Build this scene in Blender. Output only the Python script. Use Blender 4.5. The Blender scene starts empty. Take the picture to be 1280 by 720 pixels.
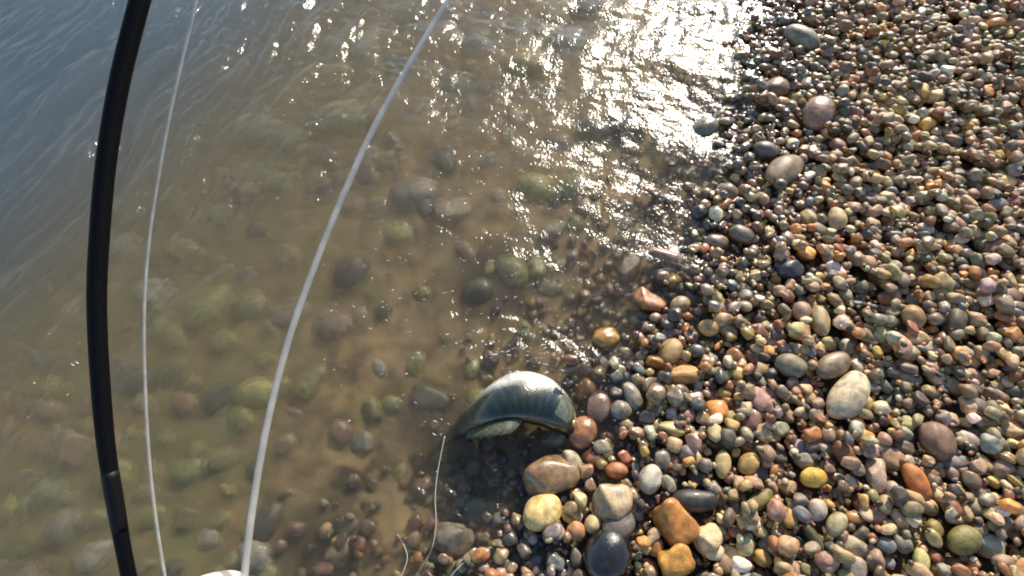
import bpy, bmesh, math, random
import numpy as np
from mathutils import Vector, Matrix, Quaternion

rng = np.random.default_rng(7)
random.seed(7)
scene = bpy.context.scene
COL = scene.collection

# ------------------------------------------------------------------ camera
CAM_H, PITCH, FPX = 1.3, 60.0, 600.0
cd = bpy.data.cameras.new('camera'); cam = bpy.data.objects.new('camera', cd); COL.objects.link(cam)
cam.location = (0, 0, CAM_H); cam.rotation_euler = (math.radians(90 - PITCH), 0, 0)
cd.sensor_width = 36; cd.lens = FPX / 1280 * 36; cd.clip_start = 0.01; cd.clip_end = 600
scene.camera = cam
# ------------------------------------------------------------------ sky, sun, exposure
SUN_EL, SUN_AZ = 29.0, 24.0
w = bpy.data.worlds.new('World'); scene.world = w; w.use_nodes = True
nt = w.node_tree; nt.nodes.clear()
sky = nt.nodes.new('ShaderNodeTexSky'); sky.sky_type = 'NISHITA'; sky.sun_disc = False
sky.dust_density = .35; sky.ozone_density = 2.2; sky.air_density = 1.2
sky.sun_elevation = math.radians(SUN_EL); sky.sun_rotation = math.radians(SUN_AZ)
bg = nt.nodes.new('ShaderNodeBackground'); bg.inputs['Strength'].default_value = 0.135
wo = nt.nodes.new('ShaderNodeOutputWorld')
nt.links.new(sky.outputs[0], bg.inputs[0]); nt.links.new(bg.outputs[0], wo.inputs[0])
sl = bpy.data.lights.new('sun', 'SUN'); sun = bpy.data.objects.new('sun', sl); COL.objects.link(sun)
sl.energy = 5.0; sl.angle = math.radians(0.55); sl.color = (1.0, 0.88, 0.71)
sd = Vector((math.sin(math.radians(SUN_AZ)) * math.cos(math.radians(SUN_EL)),
             math.cos(math.radians(SUN_AZ)) * math.cos(math.radians(SUN_EL)), math.sin(math.radians(SUN_EL))))
sun.rotation_euler = sd.to_track_quat('Z', 'Y').to_euler(); sun.location = (1, 3, 4)
vs = scene.view_settings
vs.view_transform = 'Standard'; vs.look = 'None'; vs.gamma = 1; vs.use_curve_mapping = False
vs.exposure = 0.45
scene.cycles.filter_width = 1.9
scene.cycles.use_denoising = True
scene.cycles.max_bounces = 8; scene.cycles.transparent_max_bounces = 16
scene.cycles.volume_bounces = 1; scene.cycles.sample_clamp_indirect = 4.0
scene.cycles.caustics_refractive = False; scene.cycles.caustics_reflective = False

# ------------------------------------------------------------------ pixel to place
P_ = math.radians(PITCH)
FW = np.array([0, math.cos(P_), -math.sin(P_)]); UP = np.array([0, math.sin(P_), math.cos(P_)]); RT = np.array([1., 0, 0])
CAMP = np.array([0, 0, CAM_H])
def ray(px, py): return FW + RT * ((px - 640) / FPX) - UP * ((py - 360) / FPX)
def on_z(px, py, z=0.0):
    r = ray(px, py); return CAMP + r * ((z - CAM_H) / r[2])
def at_depth(px, py, D): return CAMP + ray(px, py) * D
def project(p):
    q = np.asarray(p) - CAMP; z = q @ FW
    return 640 + FPX * (q @ RT) / z, 360 - FPX * (q @ UP) / z, z

# ------------------------------------------------------------------ shore profile
WL = [(1010, -120), (990, 0), (974, 80), (962, 150), (948, 220), (926, 285), (892, 350), (860, 420), (832, 490), (785, 560), (726, 605), (690, 660), (675, 725), (660, 800)]
wlp = np.array([on_z(*p)[:2] for p in WL]); wlp = wlp[np.argsort(wlp[:, 1])]
def sst(a, b, x):
    t = np.clip((x - a) / (b - a), 0, 1); return t * t * (3 - 2 * t)
def shore_d(x, y):
    return (x - np.interp(y, wlp[:, 1], wlp[:, 0])) * 0.9
_ph = rng.uniform(0, 6.28, 40); _k = rng.normal(0, 1, (40, 2))
def lumps(x, y, s):
    out = 0
    for i in range(12):
        kx, ky = _k[i] / np.linalg.norm(_k[i]) * (2 * math.pi / s) * (0.6 + 0.12 * i)
        out = out + np.sin(kx * x + ky * y + _ph[i]) / 12
    return out
def surf(x, y):
    d = shore_d(x, y)
    up = 0.085 * np.clip(d, 0, 4.5) + 0.01 * np.clip(d - 4.5, 0, 60)
    n = np.clip(-d, 0, None)
    pit = np.exp(-((x + .17) / .16) ** 2 - ((y - .24) / .12) ** 2)
    dn = -.075 * pit * sst(0, .12, n) - (0.05 * n + 0.09 * np.clip(n, 0, .3) + 0.03 * np.clip(n - 0.25, 0, 3) + 0.35 * np.clip(n - 1.9, 0, 2.5) + 0.02 * np.clip(n - 3.2, 0, 60))
    return up + dn + 0.02 * lumps(x, y, 0.55) * sst(-0.05, -0.5, d) + 0.012 * lumps(x + 3, y, 0.4) * sst(0.05, 0.4, d)
def ground_z(x, y):
    d = shore_d(x, y)
    return surf(x, y) - 0.035 + 0.027 * sst(-0.12, -0.55, d) + 0.008 * lumps(x, y, 0.17) * sst(-0.2, -0.6, d)
def on_surf(px, py, dz=0.0):
    z = 0.0
    for _ in range(12):
        p = on_z(px, py, z + dz); z = float(surf(p[0], p[1]))
    return on_z(px, py, z + dz)

# ------------------------------------------------------------------ node helpers
def new_mat(name):
    m = bpy.data.materials.new(name); m.use_nodes = True; m.node_tree.nodes.clear()
    return m, m.node_tree, (lambda t, **kw: _node(m.node_tree, t, **kw))
def _node(tree, t, **kw):
    n = tree.nodes.new('ShaderNode' + t)
    for k, v in kw.items(): setattr(n, k, v)
    return n
def ln(tree, a, b): tree.links.new(a, b)
def mapr(N, T, src, a, b, c, d):
    n = N('MapRange'); ln(T, src, n.inputs[0])
    for i, v in enumerate((a, b, c, d)): n.inputs[i + 1].default_value = v
    return n.outputs[0]
def mixc(N, T, fac, a, b, mode='MIX'):
    n = N('Mix', data_type='RGBA', blend_type=mode)
    for s, i in ((fac, 0), (a, 6), (b, 7)):
        if hasattr(s, 'is_output'): ln(T, s, n.inputs[i])
        else: n.inputs[i].default_value = s if i == 0 else (*s[:3], 1)
    return n.outputs[2]
def math_(N, T, op, a, b=0.0):
    n = N('Math', operation=op)
    for i, s in enumerate((a, b)):
        if hasattr(s, 'is_output'): ln(T, s, n.inputs[i])
        else: n.inputs[i].default_value = s
    return n.outputs[0]

# ---- stone: colour and wetness come from attributes, grain from each stone's own coordinates
def stone_material():
    m, T, N = new_mat('stone')
    at = N('Attribute', attribute_name='col'); pc = N('Attribute', attribute_name='pc')
    n1 = N('TexNoise'); n1.inputs['Scale'].default_value = 55; n1.inputs['Detail'].default_value = 4
    n2 = N('TexNoise'); n2.inputs['Scale'].default_value = 420; n2.inputs['Detail'].default_value = 2
    n3 = N('TexNoise'); n3.inputs['Scale'].default_value = 22; n3.inputs['Detail'].default_value = 2
    wv = N('TexWave'); wv.inputs['Scale'].default_value = 14; wv.inputs['Distortion'].default_value = 5; wv.inputs['Detail'].default_value = 3
    for n in (n1, n2, n3, wv): ln(T, pc.outputs['Vector'], n.inputs['Vector'])
    f1 = mapr(N, T, n1.outputs[0], .3, .72, .55, 1.4)
    f2 = mapr(N, T, n2.outputs[0], .25, .75, .62, 1.36)
    c = mixc(N, T, 1.0, at.outputs['Color'], f1, 'MULTIPLY')
    c = mixc(N, T, 1.0, c, f2, 'MULTIPLY')
    hs = N('HueSaturation'); ln(T, c, hs.inputs['Color']); ln(T, mapr(N, T, n3.outputs[0], .3, .7, .492, .508), hs.inputs['Hue'])
    nv = N('SeparateXYZ'); ln(T, pc.outputs['Vector'], nv.inputs[0])
    vein = math_(N, T, 'MULTIPLY', mapr(N, T, wv.outputs[1], .95, 1.0, 0, .5), mapr(N, T, nv.outputs[2], 29, 31, 0, 1))
    c = mixc(N, T, vein, hs.outputs[0], (.5, .44, .34))
    wet = at.outputs['Alpha']
    dark = mapr(N, T, wet, 0, 1, 1.0, .72)
    c = mixc(N, T, 1.0, c, dark, 'MULTIPLY')
    b = N('BsdfPrincipled'); ln(T, c, b.inputs['Base Color'])
    r = math_(N, T, 'ADD', mapr(N, T, wet, 0, 1, .5, .16), mapr(N, T, n1.outputs[0], .3, .7, -.06, .1))
    ln(T, r, b.inputs['Roughness']); ln(T, mapr(N, T, wet, 0, 1, 0, .7), b.inputs['Coat Weight']); b.inputs['Coat Roughness'].default_value = .08
    bp = N('Bump'); bp.inputs['Strength'].default_value = .5; bp.inputs['Distance'].default_value = .0016
    ln(T, n2.outputs[0], bp.inputs['Height']); ln(T, bp.outputs[0], b.inputs['Normal'])
    o = N('OutputMaterial'); ln(T, b.outputs[0], o.inputs[0]); return m
STONE = stone_material()

def ground_material():
    m, T, N = new_mat('silt_and_gravel')
    tc = N('TexCoord')
    vo = N('TexVoronoi'); vo.inputs['Scale'].default_value = 70; ln(T, tc.outputs['Object'], vo.inputs['Vector'])
    n1 = N('TexNoise'); n1.inputs['Scale'].default_value = 3.2; n1.inputs['Detail'].default_value = 5; ln(T, tc.outputs['Object'], n1.inputs['Vector'])
    n2 = N('TexNoise'); n2.inputs['Scale'].default_value = 16; n2.inputs['Detail'].default_value = 5; ln(T, tc.outputs['Object'], n2.inputs['Vector'])
    sx = N('SeparateXYZ'); ln(T, tc.outputs['Object'], sx.inputs[0])
    ramp = N('ValToRGB'); ln(T, n1.outputs[0], ramp.inputs[0])
    e = ramp.color_ramp.elements; e[0].position = .36; e[0].color = (.4, .285, .165, 1); e[1].position = .64; e[1].color = (.46, .35, .205, 1)
    ramp2 = N('ValToRGB'); ln(T, n2.outputs[0], ramp2.inputs[0])
    e = ramp2.color_ramp.elements; e[0].position = .33; e[0].color = (.36, .37, .3, 1); e[1].position = .68; e[1].color = (1.5, 1.42, 1.15, 1)
    silt = mixc(N, T, 1.0, ramp.outputs[0], ramp2.outputs[0], 'MULTIPLY')
    n3 = N('TexNoise'); n3.inputs['Scale'].default_value = 7; n3.inputs['Detail'].default_value = 6; n3.inputs['Roughness'].default_value = .65; ln(T, tc.outputs['Object'], n3.inputs['Vector'])
    far = mapr(N, T, sx.outputs[0], -.35, -1.0, 0, .5)
    alg = mapr(N, T, math_(N, T, 'ADD', n3.outputs[0], math_(N, T, 'MULTIPLY', far, .35)), .56, .7, 0, .8)
    silt = mixc(N, T, alg, silt, (.31, .31, .115))
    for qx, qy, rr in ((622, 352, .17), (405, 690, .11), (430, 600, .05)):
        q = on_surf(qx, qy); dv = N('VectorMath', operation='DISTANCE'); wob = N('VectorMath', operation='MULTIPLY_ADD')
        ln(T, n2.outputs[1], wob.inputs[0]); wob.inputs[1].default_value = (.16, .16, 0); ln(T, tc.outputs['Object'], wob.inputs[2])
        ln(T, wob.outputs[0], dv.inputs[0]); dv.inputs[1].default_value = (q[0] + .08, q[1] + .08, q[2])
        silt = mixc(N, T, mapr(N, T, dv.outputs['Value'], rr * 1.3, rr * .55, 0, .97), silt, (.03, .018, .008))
    peb = mixc(N, T, .75, (.2, .15, .1), vo.outputs['Color'], 'MULTIPLY')
    peb = mixc(N, T, 1.0, peb, (.75, .62, .48), 'MULTIPLY')
    c = mixc(N, T, mapr(N, T, sx.outputs[2], -.034, -.012, 0, 1), silt, peb)
    b = N('BsdfPrincipled'); ln(T, c, b.inputs['Base Color']); b.inputs['Roughness'].default_value = .7
    bp = N('Bump'); bp.inputs['Distance'].default_value = .008; bp.invert = True; ln(T, mapr(N, T, sx.outputs[2], -.05, -.02, .06, .8), bp.inputs['Strength'])
    ln(T, vo.outputs['Distance'], bp.inputs['Height']); ln(T, bp.outputs[0], b.inputs['Normal'])
    o = N('OutputMaterial'); ln(T, b.outputs[0], o.inputs[0]); return m

def water_material():
    m, T, N = new_mat('shallow_silty_water')
    tc = N('TexCoord')
    mp = N('Mapping'); ln(T, tc.outputs['Object'], mp.inputs[0]); mp.inputs['Rotation'].default_value = (0, 0, math.radians(12)); mp.inputs['Scale'].default_value = (1.9, 1, 1)
    n1 = N('TexNoise'); n1.inputs['Scale'].default_value = 50; n1.inputs['Detail'].default_value = 2; n1.inputs['Roughness'].default_value = .55; ln(T, mp.outputs[0], n1.inputs['Vector'])
    bp = N('Bump'); bp.inputs['Strength'].default_value = 1; bp.inputs['Distance'].default_value = .003
    ln(T, n1.outputs[0], bp.inputs['Height'])
    fr = N('Fresnel'); fr.inputs['IOR'].default_value = 1.34; ln(T, bp.outputs[0], fr.inputs['Normal'])
    geo = N('NewGeometry')
    fac = math_(N, T, 'MULTIPLY', fr.outputs[0], math_(N, T, 'SUBTRACT', 1.0, geo.outputs['Backfacing']))
    gl = N('BsdfGlossy'); gl.inputs['Roughness'].default_value = .19; ln(T, bp.outputs[0], gl.inputs['Normal'])
    tr = N('BsdfTransparent'); tr.inputs[0].default_value = (.98, .98, .97, 1)
    rf = N('BsdfRefraction'); rf.inputs['IOR'].default_value = 1.3; rf.inputs['Roughness'].default_value = .2; ln(T, bp.outputs[0], rf.inputs['Normal'])
    inner = N('MixShader'); inner.inputs[0].default_value = .62; ln(T, tr.outputs[0], inner.inputs[1]); ln(T, rf.outputs[0], inner.inputs[2])
    mx = N('MixShader'); ln(T, fac, mx.inputs[0]); ln(T, inner.outputs[0], mx.inputs[1]); ln(T, gl.outputs[0], mx.inputs[2])
    pv = N('VolumePrincipled'); pv.inputs['Color'].default_value = (.42, .4, .27, 1); pv.inputs['Density'].default_value = 3.3; sx = N('SeparateXYZ'); ln(T, tc.outputs['Object'], sx.inputs[0]); ln(T, mixc(N, T, mapr(N, T, math_(N, T, 'SUBTRACT', sx.outputs[0], math_(N, T, 'MULTIPLY', sx.outputs[1], .35)), -1.75, -2.75, 0, 1), (.67, .59, .425), (.46, .6, .72)), pv.inputs['Color']); pv.inputs['Anisotropy'].default_value = .2  # silt brown inshore; offshore the sky reflection's blue is put into the volume colour
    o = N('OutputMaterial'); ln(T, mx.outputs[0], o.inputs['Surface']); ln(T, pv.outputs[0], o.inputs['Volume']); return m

def simple(name, col, rough=.4, spec=.5, coat=0, noise=0, nscale=60, metallic=0, sss=0):
    m, T, N = new_mat(name)
    b = N('BsdfPrincipled'); b.inputs['Roughness'].default_value = rough; b.inputs['Coat Weight'].default_value = coat
    b.inputs['Specular IOR Level'].default_value = spec; b.inputs['Metallic'].default_value = metallic
    b.inputs['Subsurface Weight'].default_value = sss; b.inputs['Subsurface Scale'].default_value = .01
    tc = N('TexCoord'); n = N('TexNoise'); n.inputs['Scale'].default_value = nscale; n.inputs['Detail'].default_value = 4
    ln(T, tc.outputs['Object'], n.inputs['Vector'])
    c = mixc(N, T, 1.0, col, mapr(N, T, n.outputs[0], .3, .7, 1 - noise, 1 + noise), 'MULTIPLY')
    ln(T, c, b.inputs['Base Color'])
    o = N('OutputMaterial'); ln(T, b.outputs[0], o.inputs[0]); return m

def tag(o, label=None, cat=None, group=None, kind=None):
    for k, v in (('label', label), ('category', cat), ('group', group), ('kind', kind)):
        if v: o[k] = v
    return o
def link(name, me, mat, parent=None, loc=(0, 0, 0)):
    o = bpy.data.objects.new(name, me); COL.objects.link(o); o.location = loc
    if mat: me.materials.append(mat)
    if parent: o.parent = parent
    return o
def mesh_np(name, V, F, smooth=True):
    me = bpy.data.meshes.new(name); V = np.asarray(V, np.float32); F = np.asarray(F, np.int32); k = F.shape[1]
    me.vertices.add(len(V)); me.vertices.foreach_set('co', V.ravel())
    me.loops.add(F.size); me.loops.foreach_set('vertex_index', F.ravel())
    me.polygons.add(len(F)); me.polygons.foreach_set('loop_start', np.arange(0, F.size, k, dtype=np.int32))
    me.update(calc_edges=True); me.validate()
    if smooth: me.shade_smooth()
    return me
def set_attr(me, name, typ, arr):
    a = me.attributes.new(name, typ, 'POINT'); a.data.foreach_set('color' if typ == 'FLOAT_COLOR' else 'vector', np.asarray(arr, np.float32).ravel())

# ------------------------------------------------------------------ ground and water sheets
def axis(a, b, step, lo, hi, n=16):
    mid = np.arange(a, b + step / 2, step)
    g = np.geomspace(step * 3, 1, n)
    left = a - (a - lo) * np.geomspace(.004, 1, n)[::-1] if lo < a else np.array([])
    right = b + (hi - b) * np.geomspace(.004, 1, n) if hi > b else np.array([])
    return np.concatenate([left, mid, right])
def sheet(xs, ys, zf):
    X, Y = np.meshgrid(xs, ys); Z = zf(X, Y); nx, ny = len(xs), len(ys)
    i = np.arange(nx * ny).reshape(ny, nx)
    F = np.stack([i[:-1, :-1], i[:-1, 1:], i[1:, 1:], i[1:, :-1]], -1).reshape(-1, 4)
    return np.stack([X, Y, Z], -1).reshape(-1, 3), F
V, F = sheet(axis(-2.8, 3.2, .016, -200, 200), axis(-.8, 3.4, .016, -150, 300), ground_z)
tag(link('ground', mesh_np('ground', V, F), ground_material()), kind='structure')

FISH_C = on_z(625, 505, 0)
NW = 90
w_lam = np.geomspace(.034, .5, NW) * rng.uniform(.85, 1.15, NW)
w_main = rng.random(NW) < .6
w_dir = np.where(w_main, rng.normal(math.radians(-10), .3, NW), rng.normal(math.radians(-112), .45, NW))
w_ph = rng.uniform(0, 6.283, NW)
def water_z(x, y):
    d = shore_d(x, y)
    off = sst(-.9, -2.0, d)
    gain_long = .8 + .5 * off - .35 * sst(-.15, .1, d)
    gain_short = .58 + 2.1 * off + .2 * sst(1.0, 2.0, y) - .35 * sst(-.15, .1, d)
    far = np.clip(1 - np.maximum(np.maximum(-2.7 - x, x - 2), np.maximum(y - 3.2, -.7 - y)) / .5, 0, 1)
    z = np.zeros_like(x)
    wx = x + .03 * np.sin(7 * y + 2 * x); wy = y + .03 * np.sin(6 * x - 3 * y)
    for l, a, p, mn in zip(w_lam, w_dir, w_ph, w_main):
        k = 2 * math.pi / l; s = .023 * (l / .15) ** -.12
        ph = k * (math.cos(a) * wx + math.sin(a) * wy) + p
        z += (gain_short if l < .11 else gain_long) * ((1 + .35 * off) if mn else (1.15 - .8 * off)) * s / k * (np.sin(ph) + .25 * np.cos(2 * ph))
    r = np.hypot(x - FISH_C[0], y - FISH_C[1])
    ring = .0022 * np.sin(2 * math.pi * r / .042) * np.exp(-((r - .2) / .16) ** 2)
    return z * far + ring - .003
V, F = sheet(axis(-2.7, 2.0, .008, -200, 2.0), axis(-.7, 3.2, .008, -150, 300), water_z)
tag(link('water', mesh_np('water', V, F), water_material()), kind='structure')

# ------------------------------------------------------------------ pebble shapes
def ico(sub):
    bm = bmesh.new(); bmesh.ops.create_icosphere(bm, subdivisions=sub, radius=1)
    v = np.array([x.co[:] for x in bm.verts]); f = np.array([[q.index for q in x.verts] for x in bm.faces]); bm.free(); return v, f
ICO = {s: ico(s) for s in (2, 3, 4)}
def shape_params(angular):
    g = random.Random(int(rng.integers(1 << 30)))
    return dict(p=g.uniform(2.1, 2.7) if not angular else g.uniform(2.5, 3.6),
                waves=[(np.array([g.gauss(0, 1) for _ in range(3)]) * g.uniform(.9, 1.9), g.uniform(0, 6.28), g.uniform(.02, .075)) for _ in range(5)],
                planes=[(np.array([g.gauss(0, 1), g.gauss(0, 1), g.gauss(.2, .7)]), g.uniform(.62, .9)) for _ in range(g.randint(3, 6) if angular else g.randint(1, 3))])
def shape_verts(sp, sub):
    v = ICO[sub][0].copy(); p = sp['p']
    v = v / (np.sum(np.abs(v) ** p, 1) ** (1 / p))[:, None]
    for k, ph, a in sp['waves']: v = v * (1 + a * np.sin(v @ k * 1.6 + ph))[:, None]
    for n, c in sp['planes']:
        n = n / np.linalg.norm(n); over = np.clip(v @ n - c, 0, None); v = v - np.outer(over * .8, n)
    m = np.abs(v).max(0); return v / m
SHAPES = [shape_params(i % 4 == 3) for i in range(48)]
for _ in range(8):
    e_ = shape_params(False); e_['p'] = 2.05; e_['planes'] = []; e_['waves'] = [(k_, p_, a_ * .6) for k_, p_, a_ in e_['waves']]; SHAPES.append(e_)
SV = {s: [shape_verts(sp, s) for sp in SHAPES] for s in (2, 3, 4)}

# linear base colours
PAL = {'grey brown': (.27, .215, .155), 'tan': (.42, .315, .185), 'olive tan': (.33, .275, .14), 'dark grey': (.11, .1, .085), 'pinkish brown': (.34, .225, .165),
       'cream': (.58, .49, .33), 'orange': (.5, .25, .085), 'rust brown': (.29, .135, .07), 'yellow ochre': (.5, .36, .12), 'blue grey': (.19, .195, .2),
       'off white': (.66, .61, .52), 'mid grey': (.3, .275, .235), 'grey green': (.23, .23, .155)}
PW = {'grey brown': 19, 'tan': 20, 'olive tan': 6, 'dark grey': 11, 'pinkish brown': 10, 'cream': 6, 'orange': 3.5, 'rust brown': 8, 'yellow ochre': 4, 'blue grey': 2, 'off white': 2.5, 'mid grey': 8, 'grey green': 1.5}
PN = list(PAL); PP = np.array([PW[n] for n in PN]); PP = PP / PP.sum()

# ------------------------------------------------------------------ dropping stones on a height map
GX0, GY0, RES = -.75, -.45, .0025
GNX, GNY = int(3.75 / RES), int(3.6 / RES)
gx = GX0 + (np.arange(GNX) + .5) * RES; gy = GY0 + (np.arange(GNY) + .5) * RES
GXX, GYY = np.meshgrid(gx, gy)
SURF = surf(GXX, GYY).astype(np.float32); DD = shore_d(GXX, GYY).astype(np.float32); H = ground_z(GXX, GYY).astype(np.float32)
stones = []
MASK = np.zeros(H.shape, bool)
def foot(x, y, a, b, yaw):
    R = max(a, b)
    i0, i1 = int((x - R - GX0) / RES), int((x + R - GX0) / RES) + 1
    j0, j1 = int((y - R - GY0) / RES), int((y + R - GY0) / RES) + 1
    if i0 < 0 or j0 < 0 or i1 >= GNX or j1 >= GNY: return None
    dx = gx[i0:i1][None, :] - x; dy = gy[j0:j1][:, None] - y
    c, s = math.cos(yaw), math.sin(yaw)
    h = 1 - ((dx * c + dy * s) / a) ** 2 - ((-dx * s + dy * c) / b) ** 2
    m = h > 0
    return slice(j0, j1), slice(i0, i1), m, np.sqrt(np.clip(h, 0, None))
def drop(x, y, a, b, c, yaw, zc=None, sink=82, **kw):
    f = foot(x, y, a, b, yaw)
    if f is None: return None
    js, is_, m, h = f
    if not m.any(): return None
    sub = H[js, is_]
    if not kw.get('hero') and np.mean(MASK[js, is_][m]) > .12: return None
    if kw.get('hero'): MASK[js, is_][m] = True
    if zc is None:
        zc = float(np.percentile((sub + c * h)[m], sink))
    sub[m] = np.maximum(sub, zc + c * h)[m]
    st = dict(x=x, y=y, z=zc, a=a, b=b, c=c, yaw=yaw, **kw); stones.append(st); return st

# hero stones: px, py, length px, width px, angle deg in the picture, colour, wet, angular, label[, category]
HERO = [
 (1058, 496, 70, 37, 42, (.55, .5, .39), .0, 0, 'large smooth cream stone, egg shaped, with dark shadow in front of it'),
 (1040, 458, 50, 28, 25, (.24, .185, .13), .35, 0, 'brown grey speckled stone leaning behind the large cream egg stone'),
 (1083, 504, 20, 15, 70, (.5, .38, .16), 0, 0, 'small yellow pebble touching the side of the large cream stone'),
 (1019, 147, 54, 36, 45, (.33, .215, .165), .8, 0, 'wet pinkish brown stone with a broad shiny top'),
 (978, 216, 64, 34, 32, (.26, .2, .14), .25, 0, 'long smooth tan brown stone lying below the shiny pink stone'),
 (1001, 52, 46, 28, -25, (.25, .25, .2), .2, 0, 'flat grey green stone near the glittering waterline'),
 (968, 112, 36, 30, 30, (.22, .14, .085), .5, 0, 'round brown stone between waterline and shiny pink stone'),
 (853, 470, 42, 25, 10, (.45, .27, .11), 0, 1, 'brick shaped orange tan stone with a dark hollow beside it'),
 (677, 640, 50, 40, 38, (.62, .52, .25), .15, 0, 'bright pale yellow stone standing at the water edge'),
 (690, 594, 70, 50, 30, (.28, .2, .12), .8, 1, 'wide flat tan stone half under water beside the pale yellow stone'),
 (763, 629, 48, 44, 0, (.33, .27, .17), .3, 1, 'rounded tan stone with a pale yellow streak across it'),
 (757, 694, 66, 54, 60, (.016, .016, .019), 1, 0, 'glossy wet black stone'),
 (772, 658, 46, 34, 40, (.13, .12, .115), .4, 0, 'smooth dark grey stone behind the glossy black stone'),
 (842, 657, 56, 44, -60, (.46, .22, .06), .2, 1, 'big angular orange stone'),
 (846, 704, 46, 38, 20, (.48, .28, .07), .2, 1, 'golden orange angular stone in front of the big orange one'),
 (812, 599, 36, 27, 65, (.42, .42, .39), 0, 0, 'egg shaped grey white pebble'),
 (770, 588, 28, 19, 0, (.4, .16, .09), .2, 0, 'small rounded salmon red stone'),
 (868, 626, 58, 26, 0, (.04, .042, .045), .3, 0, 'long flat charcoal stone behind the big orange stone'),
 (882, 674, 36, 30, 20, (.5, .42, .26), 0, 1, 'blocky cream stone beside the big orange stone'),
 (566, 674, 50, 36, -10, (.42, .4, .35), .7, 1, 'chalky grey white stone poking out of the shallow water'),
 (786, 337, 44, 26, 60, (.33, .27, .17), .9, 1, 'long sandy stone under clear water at the edge'),
 (757, 424, 36, 30, 30, (.46, .28, .08), .9, 0, 'wet golden stone glinting at the water edge'),
 (808, 376, 44, 28, -30, (.42, .2, .08), .8, 1, 'wet orange brown stone at the water edge'),
 (832, 322, 46, 28, -10, (.36, .25, .19), .9, 1, 'wet pinkish tan flat stone at the water edge'),
 (797, 293, 34, 18, 0, (.34, .3, .1), 1, 0, 'olive yellow stone under shallow water'),
 (748, 510, 44, 32, 70, (.24, .17, .14), .9, 0, 'purplish brown stone in the shallow water'),
 (776, 513, 30, 25, 20, (.24, .23, .22), .5, 0, 'domed grey stone rising beside the purplish brown stone'),
 (728, 540, 42, 34, 50, (.38, .19, .1), .9, 0, 'submerged orange brown stone near the fish'),
 (733, 487, 28, 24, 60, (.42, .24, .1), .9, 0, 'submerged light orange stone near the fish'),
 (790, 495, 38, 22, 110, (.3, .29, .26), .6, 0, 'upright long grey stone at the water edge'),
 (695, 546, 34, 24, 20, (.33, .34, .24), .9, 0, 'pale green grey stone lying under the fish'),
 (838, 440, 38, 26, 55, (.36, .27, .13), 0, 0, 'oblong olive tan stone behind the brick shaped stone'),
 (820, 452, 24, 20, 0, (.45, .22, .06), .5, 1, 'small bright orange stone behind the brick shaped stone'),
 (885, 411, 26, 21, 0, (.5, .34, .17), 0, 0, 'peach coloured rounded stone'),
 (986, 459, 36, 29, -10, (.2, .19, .15), 0, 0, 'rounded grey olive stone left of the speckled brown stone'),
 (1024, 402, 40, 21, 80, (.38, .31, .19), 0, 0, 'upright oblong sand coloured stone'),
 (1138, 397, 32, 27, 70, (.36, .24, .13), 0, 0, 'rounded caramel stone on the open beach'),
 (1145, 602, 42, 25, 105, (.43, .17, .06), 0, 0, 'upright bright orange oval stone'),
 (1168, 552, 46, 36, 80, (.2, .13, .095), 0, 0, 'large chocolate brown stone'),
 (1016, 597, 34, 23, 15, (.5, .36, .08), 0, 0, 'smooth mustard yellow stone'),
 (1203, 675, 42, 29, 20, (.2, .19, .07), 0, 0, 'large smooth olive green stone'),
 (1094, 592, 44, 24, 65, (.42, .34, .29), 0, 1, 'pointed pinkish white stone standing on end'),
 (1045, 655, 34, 20, 35, (.33, .32, .2), 0, 0, 'flat oval pale olive stone'),
 (1018, 672, 36, 13, -60, (.1, .11, .06), 0, 0, 'thin dark green sliver of stone'),
 (1020, 638, 28, 22, 45, (.4, .36, .33), 0, 0, 'rounded lilac grey stone'),
 (950, 625, 38, 18, 30, (.2, .19, .07), 0, 0, 'bent olive stone like a bean'),
 (935, 580, 30, 22, 40, (.42, .3, .12), 0, 0, 'ochre stone with a flat face'),
 (903, 580, 34, 18, 75, (.5, .42, .22), 0, 0, 'tall pale yellow stone'),
 (1152, 702, 30, 17, 65, (.45, .46, .22), 0, 0, 'crescent shaped lime cream stone'),
 (1108, 681, 22, 18, 0, (.2, .23, .27), 0, 0, 'small round slate blue pebble'),
 (1045, 275, 32, 21, 70, (.46, .38, .24), 0, 0, 'upright cream oval stone'),
 (985, 338, 34, 24, 0, (.05, .055, .08), .2, 1, 'blue black stone in a dark hollow'),
 (1001, 390, 26, 21, 60, (.34, .24, .19), 0, 0, 'pinkish tan stone with rounded edges'),
 (880, 162, 40, 28, 20, (.27, .25, .2), .9, 0, 'grey stone washed by the water edge'),
 (742, 163, 40, 22, -20, (.3, .31, .26), .9, 0, 'pale grey stone breaking the water surface'),
 (909, 240, 28, 24, 0, (.28, .24, .18), .6, 0, 'wet rounded brown stone on the waterline'),
 (926, 295, 30, 24, -20, (.2, .17, .15), .4, 0, 'dusky grey brown stone'),
 (896, 302, 30, 22, 0, (.24, .2, .15), .6, 0, 'damp drab brown stone near the waterline'),
 (850, 380, 26, 20, 20, (.4, .32, .2), .2, 0, 'sandy pebble just above the waterline'),
 (955, 190, 30, 22, -15, (.17, .16, .16), .3, 0, 'grey stone above the long tan brown stone'),
 (893, 690, 24, 18, 20, (.58, .54, .42), 0, 0, 'small chalk white pebble by the blocky cream stone'),
 (715, 575, 26, 24, 0, (.42, .4, .3), .3, 1, 'crumbly pale grey yellow stone at the water edge'),
 (741, 655, 22, 20, 40, (.5, .45, .24), 0, 0, 'small yellow white pebble by the streaked stone'),
 (720, 664, 22, 22, 60, (.42, .24, .14), 0, 0, 'small peach orange pebble near the pale yellow stone'),
]
DARKPATCH = []
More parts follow.
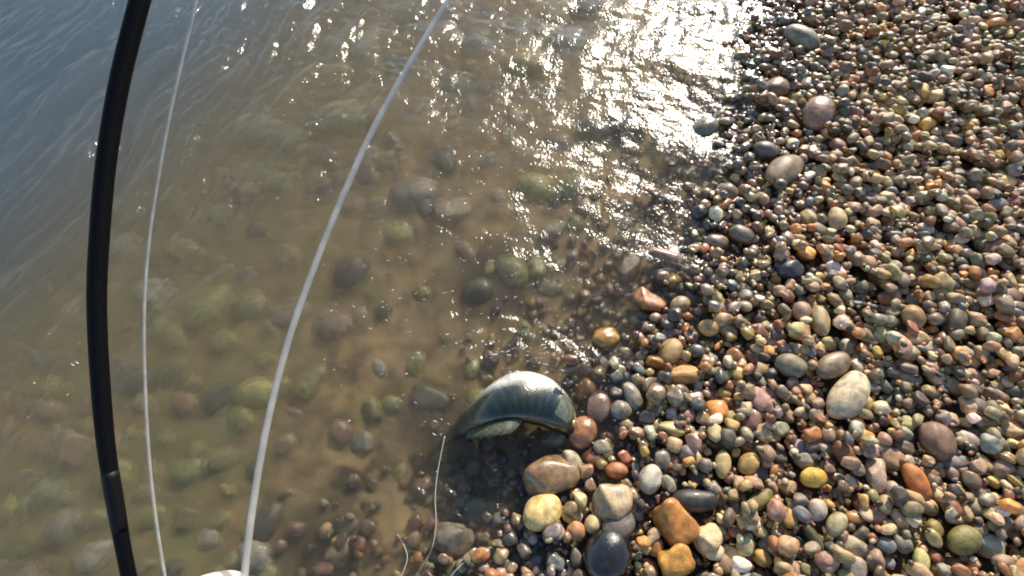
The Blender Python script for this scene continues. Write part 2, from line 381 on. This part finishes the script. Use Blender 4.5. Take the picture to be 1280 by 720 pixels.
for px, py, L, W_, ang, col, wet, angu, label in HERO:
    p = on_surf(px, py, .008); D = (p - CAMP) @ FW; s = D / FPX / 2
    a, b = L * s, W_ * s
    dep = math.asin((CAM_H - p[2]) / np.linalg.norm(p - CAMP))
    yaw = math.atan2(math.sin(math.radians(ang)) / math.sin(dep), math.cos(math.radians(ang)))
    c = b * (.78 if L > 40 else .9)
    sub = px < np.interp(py, [q[1] for q in WL], [q[0] for q in WL])
    g = float(surf(p[0], p[1]))
    zc = g + c * (.68 if not sub else .3) - .002
    if label.startswith('bright pale yellow'): zc = g + c * .7
    if label.startswith('glossy wet black'): zc = g + c * .55
    drop(p[0], p[1], a, b, c, yaw, zc=zc, col=np.array(col) * np.array([1.16, 1.0, .8]), wet=wet, angular=angu, label=label, hero=True, cname='', vein='streak' in label)

# shingle
def shingle(n, dmin, dmax, smin, smax, limit, tries=4, sink=80):
    k = 0
    for _ in range(n):
        s = math.exp(rng.uniform(math.log(smin), math.log(smax))) / 2
        best = None
        for _t in range(tries):
            i, j = int(rng.integers(20, GNX - 20)), int(rng.integers(20, GNY - 20))
            d = DD[j, i]
            if d < dmin or d > dmax: continue
            if d < -.1 and rng.random() > math.exp((d + .14) / .2): continue
            e = H[j, i] - SURF[j, i]
            if best is None or e < best[0]: best = (e, i, j)
        if best is None or best[0] + s * .9 > limit: continue
        if s < .008 and gy[best[2]] > 1.1 and rng.random() < .6: continue
        i, j = best[1], best[2]
        asp = rng.uniform(1.0, 1.28) if rng.random() < .6 else rng.uniform(1.28, 1.75)
        b = s / math.sqrt(asp); a = s * math.sqrt(asp); c = b * rng.uniform(.62, .98)
        cn = PN[rng.choice(len(PN), p=PP)]
        x, y = gx[i] + rng.uniform(-.001, .001), gy[j] + rng.uniform(-.001, .001)
        if drop(x, y, a, b, c, rng.uniform(0, math.pi), sink=sink, cname=cn, col=np.array(PAL[cn]) * np.array([1.13, 1.0, .83]) * rng.lognormal(0, .22) * rng.lognormal(0, .06, 3),
                wet=None, angular=rng.random() < .25, label=None, hero=False): k += 1
    return k
shingle(2800, -.55, 9, .038, .06, .02)
shingle(7500, -.6, 9, .026, .042, .018)
shingle(8000, -.6, 9, .014, .026, .011, tries=5)
shingle(8000, .0, 9, .008, .014, .006, tries=6)
shingle(1500, -.1, 9, .024, .046, .034, tries=5)

# visible share of each stone, and size in the picture
for st in stones:
    js, is_, m, h = foot(st['x'], st['y'], st['a'], st['b'], st['yaw'])
    sub = H[js, is_]; top = st['z'] + st['c'] * h
    st['vis'] = float(np.mean((sub <= top + 5e-4)[m])); st['deep'] = float(np.min((sub - top)[m]))
    px, py, z = project((st['x'], st['y'], st['z'])); st['px'], st['py'] = px, py
    st['pxa'] = (st['a'] * st['b'] * math.pi) * (FPX / z) ** 2 * st['vis']
    st['d'] = float(shore_d(st['x'], st['y']))
    if st['wet'] is None:
        top_z = st['z'] + st['c']
        base = .95 if top_z < .012 else .75 if st['d'] < .06 else (.45 if st['d'] < .17 else 0)
        st['wet'] = float(np.clip(base + rng.uniform(-.1, .25), 0, 1)) if base else float(rng.random() < .2) * .45
stones = [s for s in stones if s['hero'] or (s['vis'] > .015)]
inframe = [s for s in stones if not s['hero'] and 4 < s['px'] < 1276 and 4 < s['py'] < 716 and s['vis'] > .45]
inframe.sort(key=lambda s: -s['pxa'])
nh = sum(s['hero'] for s in stones)
single = inframe[:300 - nh]
ids = set(id(s) for s in single)

def pc_offset(vein):
    o = rng.uniform(-50, 25, 3)
    if vein: o[2] = 40
    return o
def stone_arrays(st, sub):
    pool = [i for i in range(48) if (i % 4 == 3) == bool(st['angular'])]
    if st['hero'] and not st['angular']: pool = list(range(48, 56))
    k = pool[int(rng.integers(len(pool)))]
    v = SV[sub][k] * np.array([st['a'], st['b'], st['c']]) * 1.06
    tx, ty = (rng.normal(0, .12, 2) if not st['hero'] else rng.normal(0, .05, 2))
    R = np.array((Matrix.Rotation(st['yaw'], 3, 'Z') @ Matrix.Rotation(tx, 3, 'X') @ Matrix.Rotation(ty, 3, 'Y')))
    return v, v @ R.T
def make_stone(name, st, sub):
    v, vr = stone_arrays(st, sub)
    vr = vr + np.array([0, 0, st['c']])
    me = mesh_np(name, vr, ICO[sub][1])
    set_attr(me, 'col', 'FLOAT_COLOR', np.tile(np.append(st['col'], st['wet']), (len(vr), 1)))
    set_attr(me, 'pc', 'FLOAT_VECTOR', v + pc_offset(st.get('vein', False)))
    return link(name, me, STONE, None, (st['x'], st['y'], st['z'] - st['c']))
for st in stones:
    if st['hero']:
        tag(make_stone('stone', st, 4), st['label'], 'stone', 'stones picked out along the shore')
import re
def short(label): return re.split(r',| with | lying | standing | leaning | touching | between | near | under | half | poking | glinting | at the | in a | in the | like | behind | beside | left of | just | by the | above | below | beyond | right of | beneath | rising | washed | breaking | on the | on end', label)[0].strip()
heroes = [(s['x'], s['y'], short(s['label'])) for s in stones if s['hero']]
def near_hero(x, y, lim=.45):
    d, n = min((math.hypot(x - a, y - b), n) for a, b, n in heroes); return n if d < lim else None
labels = {}
for st in single:
    big = 'large' if st['pxa'] > 620 else 'medium' if st['pxa'] > 430 else 'small'
    r = st['a'] / st['b']; shp = 'long' if r > 1.45 else 'oval' if r > 1.18 else 'round'
    zone = 'under the shallow water by the shore' if st['d'] < -.03 else 'on the damp strip by the waterline' if st['d'] < .2 else 'on the dry shingle beach'
    if st['angular']: shp = 'blocky ' + shp
    lab = f"{big} {shp} {st['cname']} pebble {zone}"
    labels.setdefault(lab, []).append(st)
for lab, sts in labels.items():
    for st in sts:
        nm = near_hero(st['x'], st['y']) if len(sts) > 1 else None
        l2 = lab.split(' pebble ')[0] + f' pebble near the {nm}' if nm else lab
        if len(l2.split()) > 16: l2 = lab
        tag(make_stone('pebble', st, 3), l2, 'pebble', l2.replace(' pebble ', ' pebbles '))
rest = [s for s in stones if not s['hero'] and id(s) not in ids]
def joined(name, sts):
    Vs, Fs, Cs, Ps, off = [], [], [], [], 0
    for st in sts:
        sub = 3 if (st['b'] > .0105 and st['vis'] > .12) else 2
        v, vr = stone_arrays(st, sub)
        Vs.append(vr + np.array([st['x'], st['y'], st['z']])); Fs.append(ICO[sub][1] + off); off += len(v)
        Cs.append(np.tile(np.append(st['col'], st['wet']), (len(v), 1))); Ps.append(v + pc_offset(rng.random() < .05))
    me = mesh_np(name, np.concatenate(Vs), np.concatenate(Fs))
    set_attr(me, 'col', 'FLOAT_COLOR', np.concatenate(Cs)); set_attr(me, 'pc', 'FLOAT_VECTOR', np.concatenate(Ps))
    return link(name, me, STONE)
tag(joined('shingle', rest), 'mixed small pebbles and gravel covering the beach', 'shingle', kind='stuff')
print('stones', len(stones), 'hero', nh, 'single', len(single), 'rest', len(rest))

# ------------------------------------------------------------------ stones on the silty bed, under water
BED = [(430, 158, 76, 52, 20, (.3, .29, .1), 'large yellow green algae stone under water beside the thick white line'),
       (655, 86, 58, 46, 0, (.42, .34, .09), 'bright yellow stone under water near the glitter'),
       (520, 246, 60, 46, 20, (.32, .27, .2), 'large pinkish grey stone under murky water'),
       (204, 371, 36, 30, 50, (.6, .6, .5), 'pale white stone under water beside the thin line'),
       (268, 388, 62, 40, 70, (.36, .36, .12), 'yellow green mossy stone under water right of the thin line'),
       (287, 432, 34, 30, 0, (.38, .36, .14), 'small mossy yellow stone below the yellow green mossy one'),
       (236, 320, 38, 30, 0, (.36, .34, .18), 'pale olive stone under water above the white stone'),
       (345, 240, 44, 34, 10, (.3, .28, .12), 'olive stone under water in the open shallows'),
       (375, 185, 40, 30, 30, (.3, .28, .12), 'olive brown stone beside the large algae stone'),
       (570, 110, 48, 36, 0, (.3, .28, .14), 'drab olive stone left of the bright yellow one'),
       (690, 290, 36, 28, 60, (.33, .29, .2), 'sand coloured stone under shallow water'),
       (710, 55, 50, 34, 0, (.22, .22, .19), 'dark grey stone under the glitter'),
       (600, 60, 50, 34, 15, (.26, .25, .13), 'moss brown stone beyond the bright yellow one'),
       (365, 395, 50, 34, 50, (.4, .33, .24), 'pale brown stone under the thick white line'),
       (130, 690, 40, 30, 60, (.5, .48, .38), 'pale stone under water behind the rod'),
       (150, 240, 34, 26, 0, (.4, .4, .16), 'small yellow stone under water beside the rod'),
       (60, 620, 50, 36, 40, (.3, .32, .16), 'mossy green stone left of the rod'),
       (240, 590, 44, 34, 20, (.3, .3, .13), 'green brown stone near the bottom of the thin line'),
       (175, 480, 40, 34, 0, (.12, .12, .1), 'dark stone under water between rod and thin line'),
       (420, 410, 46, 36, 0, (.34, .25, .17), 'brown stone under murky water by the thick line'),
       (700, 180, 36, 24, -20, (.28, .25, .19), 'grey tan stone in the rippled shallows'),
       (600, 640, 44, 34, 20, (.3, .3, .2), 'grey olive stone in the shallows below the fish'),
       (620, 690, 50, 36, 0, (.36, .33, .24), 'sandy grey stone in the shallows near the chalky one'),
       (585, 600, 34, 28, 0, (.28, .24, .16), 'brown stone lying in the shadow of the fish'),
       (650, 690, 30, 24, 40, (.4, .36, .26), 'small sandy stone beneath the pale yellow stone')]
def bed_stone(px, py, L, W_, ang, col, label, group):
    p = on_surf(px, py, 0); D = (p - CAMP) @ FW; s = D / FPX / 2
    a, b = L * s, W_ * s; c = b * .7; g = float(ground_z(p[0], p[1]))
    st = dict(x=p[0], y=p[1], z=g + c * .05, a=a, b=b, c=c, yaw=math.radians(ang), col=np.array(col), wet=.4, angular=random.random() < .3, hero=True)
    return tag(make_stone('submerged_stone', st, 3), label, 'stone', group)
for r in BED: bed_stone(*r[:5], np.array(r[5]) * 1.3, r[6], 'stones on the silty bed')
bedcol = {'olive': (.36, .34, .14), 'brown': (.33, .23, .14), 'pale grey': (.5, .46, .36), 'yellow green': (.5, .47, .17), 'dark': (.13, .12, .08), 'sandy': (.52, .4, .24)}
bed_names = [(r[0], r[1], short(r[6])) for r in BED]
placed = [(r[0], r[1]) for r in BED]; cnt = 0
while cnt < 272:
    px, py = random.uniform(-60, 880), random.uniform(-20, 740)
    p = on_surf(px, py); d = shore_d(p[0], p[1])
    if d > -.45 or any((px - q) ** 2 + (py - r) ** 2 < (24 if cnt > 130 else 38) ** 2 for q, r in placed): continue
    if 360 < px < 640 and 270 < py and random.random() < .65: continue
    cn = random.choice(['olive', 'olive', 'yellow green', 'yellow green', 'sandy', 'sandy', 'pale grey', 'brown', 'dark']); L = random.uniform(24, 54) if cnt < 150 else random.uniform(18, 32)
    lab = f"{'broad' if L > 34 else 'small'} {cn} stone under water near the {min(((px - a) ** 2 + (py - b) ** 2, n) for a, b, n in bed_names)[1]}"
    bed_stone(px, py, L, L * random.uniform(.6, .9), random.uniform(0, 180), np.array(bedcol[cn]) * random.uniform(.75, 1.3), lab, lab.replace(' stone under', ' stones under'))
    placed.append((px, py)); cnt += 1

# ------------------------------------------------------------------ tubes
def smooth_path(pts, n):
    pts = np.array(pts, float); t = np.linspace(0, 1, len(pts)); tt = np.linspace(0, 1, n); out = []
    P = np.vstack([2 * pts[0] - pts[1], pts, 2 * pts[-1] - pts[-2]])
    for u in tt:
        x = u * (len(pts) - 1); i = min(int(x), len(pts) - 2); f = x - i; p0, p1, p2, p3 = P[i:i + 4]
        out.append(.5 * (2 * p1 + (p2 - p0) * f + (2 * p0 - 5 * p1 + 4 * p2 - p3) * f * f + (3 * p1 - p0 - 3 * p2 + p3) * f ** 3))
    return np.array(out)
def tube(name, pts, radii, mat, parent=None, sides=14, origin=None):
    pts = np.asarray(pts); n = len(pts); T = np.gradient(pts, axis=0); T /= np.linalg.norm(T, axis=1)[:, None]
    ref = np.array([1., 0, 0]) if abs(T[0][0]) < .8 else np.array([0, 0, 1.]); V = []
    N0 = ref
    for i in range(n):
        N0 = N0 - T[i] * (N0 @ T[i]); N0 /= np.linalg.norm(N0); B = np.cross(T[i], N0)
        for k in range(sides):
            a = 2 * math.pi * k / sides; V.append(pts[i] + radii[i] * (N0 * math.cos(a) + B * math.sin(a)))
    F = [[i * sides + k, i * sides + (k + 1) % sides, (i + 1) * sides + (k + 1) % sides, (i + 1) * sides + k] for i in range(n - 1) for k in range(sides)]
    me = bpy.data.meshes.new(name); og = np.array(origin if origin is not None else (0, 0, 0))
    me.from_pydata([tuple(q - og) for q in V], [], F + [list(range(sides))[::-1], list(range((n - 1) * sides, n * sides))]); me.shade_smooth()
    return link(name, me, mat, parent, (0, 0, 0) if parent else tuple(og))

# ------------------------------------------------------------------ fishing rod
ROD = [(215, -130), (192, -60), (175, 0), (150, 100), (133, 200), (124, 300), (121, 380), (125, 470), (133, 560), (146, 640), (161, 720), (180, 800), (204, 890)]
rp = smooth_path([at_depth(x, y, .31) for x, y in ROD], 90)
rad = np.interp(np.linspace(0, 1, 90), [0, .25, .45, .62, .78, 1], [.0057, .0055, .0053, .005, .0042, .0038])
root = bpy.data.objects.new('fishing_rod', None); COL.objects.link(root); og = rp[-1]; root.location = tuple(og)
tag(root, 'black bent fishing rod curving over the water', 'fishing rod')
black = simple('black_rod_lacquer', (.0025, .0025, .004), .6, .12, 0, .2)
tube('blank', rp, rad, black, root, 18, og)
wrapm = simple('dark_thread_wrap', (.004, .004, .005), .5, .2, 0, .3, 400)
for i0, i1, e in ((62, 69, .0002),):
    q = smooth_path(rp[i0:i1 + 1], 10) if i1 > i0 + 1 else smooth_path(rp[i0:i1 + 1], 6)
    rr = np.interp(np.linspace(i0, i1, len(q)), np.arange(90), rad) + e * np.sin(np.linspace(.25, math.pi - .25, len(q))) + .0001
    tube('thread_wrap', q, rr, wrapm, root, 18, og)

# ------------------------------------------------------------------ lines
cordm = simple('white_line_coating', (.58, .55, .5), .5, .35, .05, .2, 90)
LINE1 = [(252, -40), (246, 0), (229, 70), (213, 140), (200, 210), (189, 280), (182, 350), (180, 420), (182, 500), (187, 580), (195, 650), (206, 720), (216, 770)]
lp = smooth_path([at_depth(x, y, .42) for x, y in LINE1], 90)
cordm.node_tree.nodes['Principled BSDF'].inputs['Alpha'].default_value = .58
o = tube('fishing_line', lp, np.full(90, .0013), cordm, None, 8, lp[-1]); tag(o, 'thin pale line hanging just right of the black rod', 'fishing line')
LINE2 = [(592, -45), (561, 0), (527, 55), (492, 115), (460, 175), (433, 235), (408, 295), (385, 355), (364, 415), (347, 475), (333, 535), (322, 595), (313, 655), (306, 715), (301, 760)]
lp2 = smooth_path([at_depth(x, y, d) for (x, y), d in zip(LINE2, np.linspace(.33, .25, len(LINE2)))], 100)
o = tube('fishing_line', lp2, np.full(100, .002), cordm, None, 10, lp2[-1]); tag(o, 'thick white line slanting down across the water to the hand', 'fishing line')
leadm = simple('clear_leader', (.75, .74, .66), .25, .6, .2)
for pts, lab in (([(556, 545, .012), (548, 585, .008), (544, 620, .006), (545, 655, .004), (538, 690, -.004), (510, 735, -.01)], 'hair thin leader hanging straight down from the fish'),
                 ([(614, 684, .012), (596, 692, .014), (578, 705, .014), (563, 722, .012), (556, 745, .01)], 'short curl of clear leader beside the chalky stone'),
                 ([(497, 668, .004), (506, 684, .006), (509, 700, .006), (501, 722, .004)], 'faint curl of clear leader over the silt')):
    q = smooth_path([on_z(a, b, c) for a, b, c in pts], 40)
    tag(tube('leader', q, np.full(40, .0007), leadm, None, 6, q[0]), lab, 'fishing line')

# ------------------------------------------------------------------ fish
def fish():
    PXS = [(712, 546, -.02), (702, 522, .008), (680, 503, .036), (650, 496, .05), (618, 506, .038), (588, 526, -.016), (562, 546, -.07), (540, 566, -.1)]
    sp = smooth_path([on_z(*q) for q in PXS], 64); og = sp[32].copy(); og[2] = -.03
    root = bpy.data.objects.new('fish', None); COL.objects.link(root); root.location = tuple(og)
    tag(root, 'dark backed fish with white belly arched at the surface by the shore', 'fish')
    m, T, N = new_mat('wet_fish_skin')
    at = N('Attribute', attribute_name='col'); tc = N('TexCoord')
    vo = N('TexVoronoi'); vo.inputs['Scale'].default_value = 190; ln(T, tc.outputs['Object'], vo.inputs['Vector'])
    n1 = N('TexNoise'); n1.inputs['Scale'].default_value = 45; ln(T, tc.outputs['Object'], n1.inputs['Vector'])
    c = mixc(N, T, 1.0, at.outputs['Color'], mapr(N, T, vo.outputs['Distance'], 0, .7, 1.2, .7), 'MULTIPLY')
    c = mixc(N, T, 1.0, c, mapr(N, T, n1.outputs[0], .3, .7, .75, 1.25), 'MULTIPLY')
    b = N('BsdfPrincipled'); ln(T, c, b.inputs['Base Color']); b.inputs['Roughness'].default_value = .3; b.inputs['Coat Weight'].default_value = .8; b.inputs['Coat Roughness'].default_value = .12
    bp = N('Bump'); bp.inputs['Strength'].default_value = .5; bp.inputs['Distance'].default_value = .001; ln(T, vo.outputs['Distance'], bp.inputs['Height']); ln(T, bp.outputs[0], b.inputs['Normal'])
    o = N('OutputMaterial'); ln(T, b.outputs[0], o.inputs[0]); skin = m
    n = len(sp); T_ = np.gradient(sp, axis=0); T_ /= np.linalg.norm(T_, axis=1)[:, None]
    tt = np.linspace(0, 1, n)
    hh = 1.55 * np.interp(tt, [0, .02, .06, .12, .2, .3, .42, .55, .7, .82, .9, 1], [.004, .012, .022, .031, .039, .045, .047, .043, .032, .021, .016, .015])
    ww = 1.5 * np.interp(tt, [0, .02, .06, .12, .2, .3, .42, .55, .7, .82, .9, 1], [.003, .010, .017, .023, .027, .030, .031, .028, .019, .011, .007, .004])
    k = np.ones(5) / 5; hh = np.convolve(np.pad(hh, 2, 'edge'), k, 'valid'); ww = np.convolve(np.pad(ww, 2, 'edge'), k, 'valid')
    S = 28; V = []; C = []; frames = []
    for i in range(n):
        roll = math.radians(np.interp(tt[i], [0, .35, .7, 1], [8, 12, 42, 60]))
        d0 = np.array([0, -math.cos(roll), math.sin(roll)]); Dv = d0 - T_[i] * (d0 @ T_[i]); Dv /= np.linalg.norm(Dv); Sv = np.cross(T_[i], Dv)
        frames.append((Dv, Sv))
        for j in range(S):
            th = 2 * math.pi * j / S; ct, s_ = math.cos(th), math.sin(th)
            dv = hh[i] * (1.0 if ct > 0 else 1.05) * ct
            sv = ww[i] * math.copysign(abs(s_) ** .9, s_)
            V.append(sp[i] + Dv * dv + Sv * sv - og)
            belly = float(sst(.02, -.4, ct)); lateral = .6 * math.exp(-((ct + .02) / .16) ** 2)
            back = np.array([.018, .026, .016]); flank = np.array([.12, .13, .1]); white = np.array([.72, .7, .64])
            tailf = float(sst(.5, .7, tt[i]))
            cc = back * (1 - belly) + white * belly
            cc = cc * (1 - .5 * lateral) + flank * .5 * lateral
            cc = cc * (1 - .8 * tailf) + back * 1.6 * .8 * tailf
            bar = (.55 + .75 * max(0, math.sin(tt[i] * 150 + 3 * ct))) if .3 < tt[i] < .7 else .75 + .35 * math.sin(tt[i] * 60 + 2 * ct); cc = cc * (bar if ct > -.1 else 1)
            C.append((*cc, 1))
    F = [[i * S + j, (i + 1) * S + j, (i + 1) * S + (j + 1) % S, i * S + (j + 1) % S] for i in range(n - 1) for j in range(S)]
    me = mesh_np('body', np.array(V), np.array(F))
    bm = bmesh.new(); bm.from_mesh(me); bmesh.ops.holes_fill(bm, edges=[e for e in bm.edges if e.is_boundary]); bmesh.ops.recalc_face_normals(bm, faces=bm.faces[:]); bm.to_mesh(me); bm.free(); me.shade_smooth()
    set_attr(me, 'col', 'FLOAT_COLOR', C); link('body', me, skin, root)
    finm = simple('fin_membrane', (.075, .08, .05), .5, .3, 0, .5, 140)
    def fin(name, base_pts, outs, lens, nor):
        Vf, Ff = [], []; R = len(base_pts)
        for i in range(R):
            ridge = .0012 if i % 2 else .0004
            for s in (-1, 1):
                Vf.append(base_pts[i] + nor[i] * ridge * s - og); Vf.append(base_pts[i] + outs[i] * lens[i] * .6 + nor[i] * ridge * s * .8 - og); Vf.append(base_pts[i] + outs[i] * lens[i] + nor[i] * .0002 * s - og)
        for i in range(R - 1):
            A, B = i * 6, (i + 1) * 6
            Ff += [[A, B, B + 1, A + 1], [A + 1, B + 1, B + 2, A + 2], [A + 4, B + 4, B + 3, A + 3], [A + 5, B + 5, B + 4, A + 4], [A + 2, B + 2, B + 5, A + 5]]
        return link(name, mesh_np(name, np.array(Vf), np.array(Ff), False), finm, root)
    idx = np.linspace(26, 44, 15).astype(int)
    fin('dorsal_fin', [sp[i] + frames[i][0] * hh[i] * .95 for i in idx], [(frames[i][0] + .7 * T_[i]) / 1.22 for i in idx], .046 * np.sin(np.linspace(.7, 2.8, 15)) + .006 * (np.arange(15) % 2) + .004, [frames[i][1] for i in idx])
    idx = np.linspace(42, 50, 9).astype(int)
    fin('anal_fin', [sp[i] - frames[i][0] * hh[i] * .95 for i in idx], [(-frames[i][0] + .8 * T_[i]) / 1.28 for i in idx], .026 * np.sin(np.linspace(.7, 2.8, 9)) + .003, [frames[i][1] for i in idx])
    base = []; outs = []; lens = []; e = n - 1
    for q in np.linspace(-1, 1, 17):
        base.append(sp[e] + frames[e][0] * hh[e] * .95 * q); o_ = T_[e] * 1.0 + frames[e][0] * q * .85; outs.append(o_ / np.linalg.norm(o_)); lens.append(.052 + .022 * abs(q))
    fin('tail_fin', base, outs, lens, [frames[e][1]] * 17)
    for side in (1, -1):
        i = 15; bb = []; oo = []; nn = []
        for q in np.linspace(-1, 1, 9):
            bb.append(sp[i] + frames[i][1] * ww[i] * side * .9 - frames[i][0] * (hh[i] * .45 + .006 * q) + T_[i] * .004 * q)
            v = T_[i] * .9 + frames[i][1] * side * .85 - frames[i][0] * (.25 + .35 * q); oo.append(v / np.linalg.norm(v)); nn.append(frames[i][1] * side)
        fin('pectoral_fin', bb, oo, .062 - .014 * np.abs(np.linspace(-1, 1, 9)), nn)
    eyem = simple('fish_eye', (.01, .01, .01), .05, .6, 1); irism = simple('fish_iris', (.5, .42, .2), .2, .5, .6)
    gillm = simple('gill_cover', (.12, .13, .085), .3, .5, .8, .4, 120)
    for side in (1, -1):
        i = 6; c0 = sp[i] + frames[i][1] * ww[i] * side * .86 + frames[i][0] * hh[i] * .25 - og
        for nm, r, mt, off in (('iris', .0095, irism, .001), ('eye', .006, eyem, .0055)):
            bm = bmesh.new(); bmesh.ops.create_uvsphere(bm, u_segments=16, v_segments=10, radius=r, matrix=Matrix.Translation(c0 + frames[i][1] * side * off)); me = bpy.data.meshes.new(nm); bm.to_mesh(me); bm.free(); me.shade_smooth(); link(nm, me, mt, root)
        Vg, Fg = [], []; i0 = 8
        for a in range(8):
            ii = i0 + a
            for bq in range(9):
                th = math.radians(50 + bq * 11) if side > 0 else -math.radians(50 + bq * 11)
                lift = 1.0 + .06 * math.sin(math.pi * (a + .6) / 8) * math.sin(math.pi * (bq + .5) / 9) + .012
                Vg.append(sp[ii] + (frames[ii][0] * hh[ii] * math.cos(th) + frames[ii][1] * ww[ii] * math.sin(th)) * lift - og)
        for a in range(7):
            for bq in range(8): Fg.append([a * 9 + bq, (a + 1) * 9 + bq, (a + 1) * 9 + bq + 1, a * 9 + bq + 1])
        link('gill_cover', mesh_np('gill_cover', np.array(Vg), np.array(Fg)), gillm, root)
    mp = [sp[2] - frames[2][0] * hh[2] * .2 + frames[2][1] * ww[2] * q * 1.03 - T_[2] * .004 * (1 - q * q) + T_[2] * .006 * abs(q) for q in np.linspace(-1, 1, 12)]
    tube('mouth', mp, np.full(12, .0012), simple('mouth_line', (.03, .02, .015), .5), root, 6, og)
fish()

# ------------------------------------------------------------------ splash around the fish, white flecks standing in for sun glints on the water
def splash():
    m, T, N = new_mat('white_splash_and_glints')
    b = N('BsdfPrincipled'); b.inputs['Base Color'].default_value = (.85, .85, .82, 1); b.inputs['Roughness'].default_value = .12; b.inputs['Transmission Weight'].default_value = .35; b.inputs['IOR'].default_value = 1.33
    tcn = N('TexCoord'); nz = N('TexNoise'); nz.inputs['Scale'].default_value = 300; ln(T, tcn.outputs['Object'], nz.inputs['Vector'])
    ln(T, mapr(N, T, nz.outputs[0], .3, .7, .05, .25), b.inputs['Roughness'])
    o = N('OutputMaterial'); ln(T, b.outputs[0], o.inputs[0])
    Vs, Fs, off = [], [], 0
    def put(p, r, sq):
        nonlocal off
        ya = random.uniform(-.7, .7); v = ICO[2][0] * np.array([r * random.uniform(.9, 3.2), r * random.uniform(.4, .9), r * sq]); v = v @ np.array(Matrix.Rotation(ya, 3, 'Z')).T; Vs.append(v + p); Fs.append(ICO[2][1] + off); off += len(v)
    for cx, cy, sx, sy, nn, rr in ((660, 452, 26, 18, 60, .0024), (495, 330, 40, 60, 60, .0017), (470, 430, 40, 50, 40, .0018), (610, 380, 60, 60, 60, .0017), (680, 355, 30, 8, 24, .0018),
                                   (640, 210, 60, 50, 50, .002), (730, 240, 40, 40, 30, .002), (600, 470, 60, 60, 40, .0018), (720, 470, 30, 50, 40, .0017), (380, 110, 60, 50, 26, .0022), (60, 470, 40, 40, 10, .002), (620, 560, 60, 60, 30, .0015)):
        for _ in range(nn):
            px, py = random.gauss(cx, sx), random.gauss(cy, sy)
            p = on_z(px, py, 0)
            if shore_d(p[0], p[1]) > .0: continue
            up = abs(random.gauss(0, .05)) if cx == 660 else 0
            p[2] = float(water_z(np.array([p[0]]), np.array([p[1]]))[0]) + up
            put(p, rr * random.uniform(.4, 1.4), .9 if up > .005 else .5)
    o = link('splash_and_glint_flecks', mesh_np('splash_and_glint_flecks', np.concatenate(Vs), np.concatenate(Fs)), m)
    tag(o, 'white splash droplets by the fish and white flecks for sun glints on the water', 'splash', kind='stuff')
splash()

# ------------------------------------------------------------------ angler's hand below the frame
def hand():
    base = at_depth(281, 719, .25)             # top of the bent index finger
    me = bpy.data.meshes.new('person'); V, E, R = [], [], []
    def chain(pts, rs, start=None):
        prev = start
        for p, r in zip(pts, rs):
            V.append(tuple(p)); R.append(r); E.append((prev, len(V) - 1)) if prev is not None else None; prev = len(V) - 1
        return prev
    # x to the right, y forward (up in the picture), z up
    chain([(-.02, -.3, -.10), (-.005, -.2, -.075), (0, -.14, -.055), (.002, -.115, -.045), (.002, -.085, -.032), (.0, -.062, -.022)], [.036, .031, .026, .028, .032, .03])
    palm = 4; top = 5
    for k, (ox, ln_, oy, oz) in enumerate(((-.012, 1.0, 0, 0), (.002, 1.06, -.006, -.016), (.012, 1.0, -.013, -.03), (.02, .82, -.022, -.042))):
        j = np.array([-.022 + ox * .3, -.038 + oy, -.012 + oz]); 
        chain([j, j + np.array([.004, .026 * ln_, .004]), j + np.array([.024, .03 * ln_, .002]), j + np.array([.036, .016 * ln_, -.004]), j + np.array([.035, .002, -.008])],
              [.0105, .0092, .0088, .008, .0068], top)
    chain([(.022, -.07, -.012), (.034, -.05, .0), (.036, -.032, .008), (.034, -.016, .011)], [.014, .0115, .0098, .0075], palm)
    me.from_pydata(V, E, [])
    o = link('person', me, simple('skin', (.78, .62, .54), .5, .4, 0, .08, 120, sss=.15), None, tuple(base + np.array([-.004, .0035, -.012])))
    md = o.modifiers.new('skin', 'SKIN'); md.use_smooth_shade = True
    for i, r in enumerate(R): me.skin_vertices[0].data[i].radius = (r, r)
    me.skin_vertices[0].data[0].use_root = True
    s = o.modifiers.new('sub', 'SUBSURF'); s.levels = s.render_levels = 2
    tag(o, 'pale bare hand closed on the end of the thick white line', 'person')
hand()
